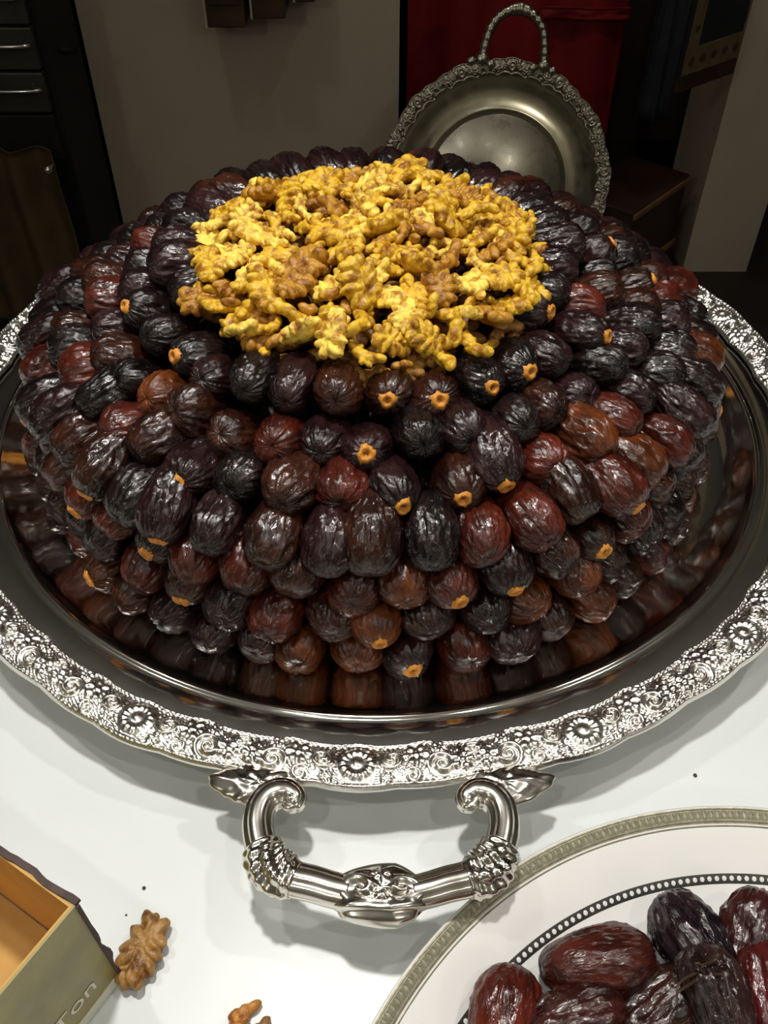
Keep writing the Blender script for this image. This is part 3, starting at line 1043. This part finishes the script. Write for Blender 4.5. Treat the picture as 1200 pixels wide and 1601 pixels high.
# px of centre, height, axis angle in degrees (0 = photo right), colour, mesh, pitch, scale, label
PD = [
    (932, 1506, 0.022, 8, (0.055, 0.011, 0.007), 2, 0, 1.0, 'long glossy reddish-brown date lying nearest the beaded ring on the plate'),
    (788, 1606, 0.022, 76, (0.075, 0.012, 0.007), 2, 4, 0.95, 'smooth red date standing at the left end of the plate pile'),
    (1090, 1484, 0.026, 112, (0.015, 0.009, 0.014), 1, -6, 1.0, 'bluish-black date at the top of the plate pile'),
    (1178, 1484, 0.026, 70, (0.034, 0.009, 0.010), 3, 8, 1.0, 'purple-red wrinkled date right of the bluish-black one on the plate'),
    (890, 1606, 0.024, 20, (0.036, 0.009, 0.008), 0, 4, 0.98, 'dark red wrinkled date below the long glossy one on the plate'),
    (1030, 1592, 0.026, 35, (0.024, 0.008, 0.006), 4, 3, 0.95, 'dark brown date in the lower middle of the plate pile'),
    (1122, 1572, 0.038, 100, (0.020, 0.009, 0.009), 0, 10, 0.9, 'dark date carrying thin dry stalks on the plate pile'),
    (1208, 1565, 0.030, 80, (0.060, 0.009, 0.010), 3, 0, 1.0, 'reddish date cut by the right photo edge on the plate'),
]
for px, py, z, ang, col, mi, pitch, sc, lab in PD:
    p = at(px, py, z)
    a = math.radians(ang)
    pt = math.radians(pitch)
    ax = Vector((math.cos(a) * math.cos(pt), math.sin(a) * math.cos(pt), math.sin(pt)))
    o = link('date', BIG[mi], None, None, lab, 'date', 'loose dates on the porcelain plate')
    o.rotation_mode = 'QUATERNION'
    o.rotation_quaternion = axis_rot(ax, mi * 1.3 + ang)
    o.location = p
    o.scale = (sc, sc, sc)
    o.color = (*col, 1)
    if 'stalks' in lab:
        qi = o.rotation_quaternion.inverted()
        for i in range(6):
            rs = random.Random(i + 5)
            s0 = at(1098 + rs.uniform(-14, 14), 1520 + rs.uniform(-12, 12), 0.052)
            s1 = at(1110 + rs.uniform(-70, 60), 1545 + rs.uniform(-60, 40), 0.058)
            mid = (s0 + s1) / 2 + Vector((rs.uniform(-.006, .006), rs.uniform(-.006, .006), 0.005))
            me = sweep('stalk', [qi @ ((q - p) / sc) for q in smooth_path([s0, mid, s1], 10)], tube_r(0.0009, 0.0005), 6)
            link('stalk', me, M['dark_wood'], o)

# ------------------------------------------------------------------ open carton
BC = Vector((-0.1334, 0.1540, 0))
BH = 0.095
bu = Vector((-0.523, -0.852, 0)).normalized()
bw = Vector((0, 0, 1)).cross(bu) * -1
if bw.x > 0:
    bw = -bw
carton = empty('carton', BC, label='open cardboard carton with olive printed outside and kraft inside at the lower left', cat='box')
LU, LW, TH = 0.16, 0.20, 0.0022


def slab(name, o, e1, e2, th, mat, parent, n1=1, n2=1, warp=None):
    """thin board spanned by e1, e2 with thickness vector th"""
    bm = bmesh.new()
    V = []
    for s in (0, 1):
        for i in range(n1 + 1):
            for j in range(n2 + 1):
                p = o + e1 * (i / n1) + e2 * (j / n2) + th * s
                if warp:
                    p = p + warp(i / n1, j / n2)
                V.append(bm.verts.new(p))
    N = (n1 + 1) * (n2 + 1)
    def id_(s, i, j):
        return V[s * N + i * (n2 + 1) + j]
    for s in (0, 1):
        for i in range(n1):
            for j in range(n2):
                bm.faces.new([id_(s, i, j), id_(s, i + 1, j), id_(s, i + 1, j + 1), id_(s, i, j + 1)])
    for i in range(n1):
        for j in (0, n2):
            bm.faces.new([id_(0, i, j), id_(0, i + 1, j), id_(1, i + 1, j), id_(1, i, j)])
    for j in range(n2):
        for i in (0, n1):
            bm.faces.new([id_(0, i, j), id_(0, i, j + 1), id_(1, i, j + 1), id_(1, i, j)])
    return link(name, mesh_bm(name, bm), mat, parent)


zup = Vector((0, 0, 1))
O0 = Vector((0, 0, 0))
slab('bottom', O0 + zup * 0.0003 + bw * 0.003 + bu * 0.003, bu * (LU - 0.006), bw * (LW - 0.006), zup * 0.002, M['carton_in'], carton)
nearw = slab('side_panel', O0, bu * LU, zup * BH, bw * TH * 0.5, M['carton_out'], carton, 16, 4)
slab('lining', bw * TH * 0.52, bu * LU, zup * BH, bw * TH * 0.5, M['carton_in'], nearw)
farw = slab('side_panel', bw * TH + bu * TH * 0.52, bw * (LW - TH * 2), zup * BH, bu * TH * 0.5, M['carton_in'], carton, 16, 4)
slab('outer_skin', bw * TH, bw * (LW - TH * 2), zup * BH, bu * TH * 0.5, M['carton_out'], farw)
slab('side_panel', bw * (LW - TH), bu * LU, zup * BH, bw * TH, M['carton_in'], carton)
slab('side_panel', bu * (LU - TH) + bw * TH, bw * (LW - TH * 2), zup * BH, bu * TH, M['carton_in'], carton)
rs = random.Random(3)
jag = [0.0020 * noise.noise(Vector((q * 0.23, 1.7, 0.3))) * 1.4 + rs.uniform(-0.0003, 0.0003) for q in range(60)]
slab('ragged_shadow_edge', zup * (BH - 0.001) - bu * 0.0006, bw * LW * 0.9, zup * 0.0022, bu * 0.0030, M['carton_edge'], farw, 48, 1,  # ragged dark strip, carton's shadow line built as geometry
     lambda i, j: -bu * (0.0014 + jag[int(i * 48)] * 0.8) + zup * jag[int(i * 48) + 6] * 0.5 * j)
slab('ragged_shadow_edge', O0 - bw * 0.0004 - bu * 0.0010, zup * BH, bu * 0.0016, -bw * 0.0008, M['carton_edge'], nearw, 40, 1,  # shade down the carton corner, also built as a dark strip
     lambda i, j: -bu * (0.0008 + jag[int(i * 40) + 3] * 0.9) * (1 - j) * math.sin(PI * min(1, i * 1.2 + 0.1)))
slab('fold_strip', O0 - bw * 0.0006 + zup * 0.001, bu * LU, zup * 0.008, bw * 0.0006, M['print'], nearw)
# printed word on the near panel
cu = bpy.data.curves.new('printed_word', 'FONT')
cu.body = 'Ton'
cu.size = 0.016
cu.extrude = 0.0001
to = bpy.data.objects.new('tmp_text', cu)
COL.objects.link(to)
dg = bpy.context.evaluated_depsgraph_get()
tme = bpy.data.meshes.new_from_object(to.evaluated_get(dg))
bpy.data.objects.remove(to)
nrm = -bw
tx = (-bu)
# text runs along the panel, its up pointing to the carton top
tm = Matrix(((tx.x, zup.x, nrm.x, 0), (tx.y, zup.y, nrm.y, 0), (tx.z, zup.z, nrm.z, 0), (0, 0, 0, 1)))
tme.transform(Matrix.Translation(bu * 0.037 + zup * 0.021 + nrm * 0.0003) @ tm @ Matrix.Shear('XZ', 4, (0.0, 0.0)))
tme.name = 'printed_word'
link('printed_word', tme, M['print'], nearw, 'pale printed lettering')

# ------------------------------------------------------------------ background: upright silver tray
UT_R = 0.256
ut_c = at_y(772, 292, 2.03)
up = empty('upright_tray', (ut_c.x, 2.03, FZ), label='tarnished round silver tray with top handle propped upright behind the dates', cat='tray')
lean = math.radians(-19)
zc_ = ut_c.z - FZ
uprot = Matrix.Translation((0, 0, zc_)) @ Matrix.Rotation(math.radians(6), 4, 'Y') @ Matrix.Rotation(math.radians(90) + lean, 4, 'X') @ Matrix.Scale(1.05, 4)
uprof = [(0.0005, 0.0), (0.10, 0.0), (0.158, 0.0), (0.160, 0.0008), (0.162, 0.0), (0.186, 0.0002), (0.198, 0.0008), (0.206, 0.0016), (0.211, 0.0024), (0.214, 0.0026), (0.230, 0.0048), (0.2325, 0.0060),
         (0.2325, 0.0045), (0.212, 0.000), (0.198, -0.002), (0.188, -0.003), (0.0005, -0.003)]
me = lathe('well', uprof, 192)
me.transform(uprot)
link('well', me, M['silver_old'], up)
me, _ = tray_band('rim_border', 0.226, 0.2555, 0.0055, 0.0080, 0.0060, 14, 1100, 26, PI / 2, 0.0050, 0.0060)
me.transform(uprot)
link('rim_border', me, M['silver_old_relief'], up, 'knobbly cast rim with scrolls')
me = lathe('etched_centre', [(0.0005, 0.0004), (0.148, 0.0004), (0.1485, 0.0)], 128)
me.transform(uprot)
link('etched_centre', me, M['silver_old_relief'], up)
for sgn in (1, -1):
    pts = [(-0.066, 0.250), (-0.062, 0.285), (-0.052, 0.318), (-0.030, 0.340), (0.0, 0.350), (0.030, 0.340), (0.052, 0.318), (0.062, 0.285), (0.066, 0.250)]
    if sgn < 0:
        pts = [(x, 0.245 + (y - 0.25) * 0.45) for x, y in pts]
    path = smooth_path([Vector((x, sgn * y, 0.009)) for x, y in pts], 90)
    me = sweep('handle', path, lambda t, ph: ((0.0078 + 0.0022 * abs(math.sin(t * 17 * PI)) + 0.0035 * math.exp(-((t - .5) / .1) ** 2)) * math.cos(ph), (0.0075 + 0.002 * abs(math.sin(t * 17 * PI))) * math.sin(ph)), 18)
    me.transform(uprot)
    link('handle', me, M['silver_old_relief'], up, 'knobbly loop handle')
    for sx in (-1, 1):
        for (dx, dy, rr) in ((0, 0, 0.016), (-0.022, -0.006, 0.011), (0.020, -0.008, 0.011)):
            me = displaced_blob('leaf_knob', rr, rr * 0.9, rr * 0.7, lambda p: 1 + 0.18 * math.sin(p.x * 7 + 1) * math.cos(p.y * 8), 3, Matrix.Translation((sx * 0.066 + dx, sgn * (0.250 + dy), 0.011)))
            me.transform(uprot)
            link('leaf_knob', me, M['silver_old_relief'], up)


# ------------------------------------------------------------------ background: cloths, crate, cabinet
def drape(name, x0, x1, z0, z1, y, folds, depth, mat, seed, parent=None, nx=90, nz=30, thick=0.006, **kw):
    V = []
    for s in (0, 1):
        for i in range(nx + 1):
            for j in range(nz + 1):
                u, v = i / nx, j / nz
                x = x0 + (x1 - x0) * u
                z = z0 + (z1 - z0) * v
                dy = depth * math.sin(u * folds * 2 * PI + 1.2 * noise.noise(Vector((u * 3, v * 1.5, seed)))) * (1 - 0.3 * v) + 0.5 * depth * noise.noise(Vector((u * 6, v * 3, seed + 4)))
                V.append((x, y + dy + s * thick, z))
    n = (nx + 1) * (nz + 1)
    g = grid_faces(nx + 1, nz + 1)
    F = g + [[a + n for a in f][::-1] for f in g]
    for j in range(nz):
        for i in (0, nx):
            a, b = i * (nz + 1) + j, i * (nz + 1) + j + 1
            F.append([a, b, b + n, a + n])
    for i in range(nx):
        for j in (0, nz):
            a, b = i * (nz + 1) + j, (i + 1) * (nz + 1) + j
            F.append([a, b, b + n, a + n])
    return link(name, mesh_from(name, V, F), mat, parent, **kw)


rc = empty('red_cloth', (0.35, 2.50, FZ), label='red cloth hanging in the dark recess behind the upright tray', cat='cloth')
drape('cloth', -0.29, 0.27, 0.06, 1.35, 0.0, 3.2, 0.018, M['red'], 1.0, rc)
o = drape('fold_band', 0.04, 0.27, 0.520, 0.545, -0.022, 1.1, 0.008, M['red'], 5.0, rc, 40, 6, 0.016)
bc_ = drape('blue_cloth', -0.04, 0.04, 0, 0.85, 0, 1.5, 0.012, M['blue'], 2.0, label='narrow dark blue cloth hanging right of the red cloth', cat='cloth')
bc_.location = (at_y(1042, 60, 2.40).x, 2.40, FZ + 0.30)
br = box('hanging_rail', 0.06, 0.80, 2.395, 2.515, 0.66, 0.685, M['dark_wood'], None, 0.004, label='dark wooden rail above the hanging cloths between the wall piers', cat='rail')

# dark cloth panel with tan border
fp_l = at_y(1062, 127, 1.98)
fp_r = Vector((0.775, 2.10, fp_l.z))
e1 = (fp_r - fp_l)
e1.z = 0
fl = e1.length
e1.normalize()
rug = empty('bordered_panel', (fp_l.x, fp_l.y, fp_l.z), (0, 0, math.atan2(e1.y, e1.x)), 'dark navy textile panel with tan patterned border hung by the right pillar', 'textile')
bm = bmesh.new()
bm_box(bm, 0.0, fl, 0.0, 0.012, 0.0, 0.62, 0.003)
link('field', mesh_bm('field', bm), M['navy'], rug)
bd = box('border', 0.0, fl, -0.003, 0.0, 0.010, 0.062, M['tan'], rug)
bd2 = box('border', 0.002, 0.034, -0.003, 0.0, 0.0625, 0.62, M['tan'], rug)
for i in range(5):
    x = 0.022 + i * (fl - 0.035) / 4.2
    bm = bmesh.new()
    bmesh.ops.create_cone(bm, cap_ends=True, segments=10, radius1=0.009, radius2=0.009, depth=0.002, matrix=Matrix.Translation((x, -0.0035, 0.036)) @ Matrix.Rotation(PI / 2, 4, 'X'))
    link('motif', mesh_bm('motif', bm), M['tan_dark'], bd)
for i in range(5):
    bm = bmesh.new()
    bmesh.ops.create_cone(bm, cap_ends=True, segments=8, radius1=0.007, radius2=0.007, depth=0.002, matrix=Matrix.Translation((0.018, -0.0035, 0.10 + i * 0.1)) @ Matrix.Rotation(PI / 2, 4, 'X'))
    link('motif', mesh_bm('motif', bm), M['tan_dark'], bd2)
box('fringe', 0.0, fl, -0.002, 0.010, -0.024, 0.0095, M['dark_wood'], rug)

# low wooden crate in the recess
pA = Vector((0.585, 1.968, 0))
dirc = Vector((0.235, 0.268, 0)).normalized()
crate = empty('wooden_crate', (pA.x, pA.y, FZ), (0, 0, math.atan2(dirc.y, dirc.x)), 'low dark wooden crate with lighter edges between upright tray and right pillar', 'crate')
box('body', 0.0, 0.27, 0.004, 0.17, 0.0, 0.245, M['dark_wood'], crate, 0.002)
for z0 in (0.070, 0.238):
    box('edge_strip', 0.0, 0.272, -0.004, 0.004, z0, z0 + 0.014, M['light_wood'], crate, 0.002)
box('lid', -0.002, 0.274, 0.004, 0.172, 0.245, 0.256, M['dark_wood'], crate, 0.002)

# black cabinet on the left
cab = empty('black_cabinet', (-1.0, 1.95, FZ), label='tall black cabinet with chrome drawer handles against the pale wall', cat='cabinet')
box('carcass', -0.45, 0.312, 0.0, 0.235, 0.0, 1.55, M['black'], cab, 0.004)
for z0, z1, mt in ((0.40, 0.495, 'black'), (0.50, 0.58, 'charcoal'), (0.585, 0.665, 'charcoal'), (0.67, 0.75, 'charcoal'), (0.755, 1.0, 'charcoal')):
    d = box('drawer', -0.44, 0.300, -0.02, -0.001, z0, z1, M[mt], cab, 0.003)
    if mt == 'charcoal' and z1 < 0.9:
        zz = z0 + 0.054
        me = sweep('handle', smooth_path([Vector((-0.30, -0.020, zz)), Vector((-0.295, -0.050, zz)), Vector((-0.06, -0.050, zz)), Vector((0.27, -0.050, zz)), Vector((0.275, -0.020, zz))], 60), tube_r(0.004), 10)
        link('handle', me, M['chrome'], d, 'chrome bar handle')
hk = smooth_path([Vector((0.312, 0.10, 0.585)), Vector((0.335, 0.095, 0.585)), Vector((0.352, 0.09, 0.592))], 12)
link('hook', sweep('hook', hk, tube_r(0.008, 0.005), 10), M['black'], cab)

oc = drape('olive_drape', -0.36, 0.0, 0.0, 0.43, 0.0, 3.5, 0.022, M['olive_cloth'], 8.0, label='olive brown cloth hanging in front of the black cabinet at far left', cat='cloth')
oc.location = (-0.695, 1.86, FZ + 0.02)
kb = at_y(75, 266, 1.82)
bm = bmesh.new()
bmesh.ops.create_uvsphere(bm, u_segments=16, v_segments=10, radius=0.009)
bmesh.ops.create_cone(bm, cap_ends=True, segments=12, radius1=0.005, radius2=0.005, depth=0.03, matrix=Matrix.Translation((0, 0.015, 0)) @ Matrix.Rotation(PI / 2, 4, 'X'))
kn = link('knob', mesh_bm('knob', bm, True), M['chrome'], oc, 'small shiny metal stud')
kn.location = kb - oc.location

# small dark boxes on the pale wall
for (xa, xb, yb, dep, lab) in ((322, 384, 44, 0.10, 'dark brown wall box hanging leftmost at the top of the pale wall'),
                               (392, 446, 30, 0.10, 'dark brown wall box hanging second from left on the pale wall'),
                               (458, 492, 4, 0.08, 'dark brown wall box hanging rightmost on the pale wall')):
    p0 = at_y(xa, yb, 2.20 - dep)
    p1 = at_y(xb, yb, 2.20 - dep)
    g = empty('wall_box', ((p0.x + p1.x) / 2, 2.20, p0.z), (0, 0, 0), lab, 'wall box', 'dark boxes on the pale wall')
    hw = (p1.x - p0.x) / 2
    box('body', -hw + 0.004, hw, -dep, 0.0, 0.0, 0.42, M['brown_wood'], g, 0.003)
    box('front_panel', -hw + 0.010, hw - 0.006, -dep - 0.006, -dep, 0.045, 0.41, M['dark_wood'], g, 0.002)
    box('edge_trim', -hw, -hw + 0.004, -dep, 0.0, 0.0, 0.42, M['wall'], g)
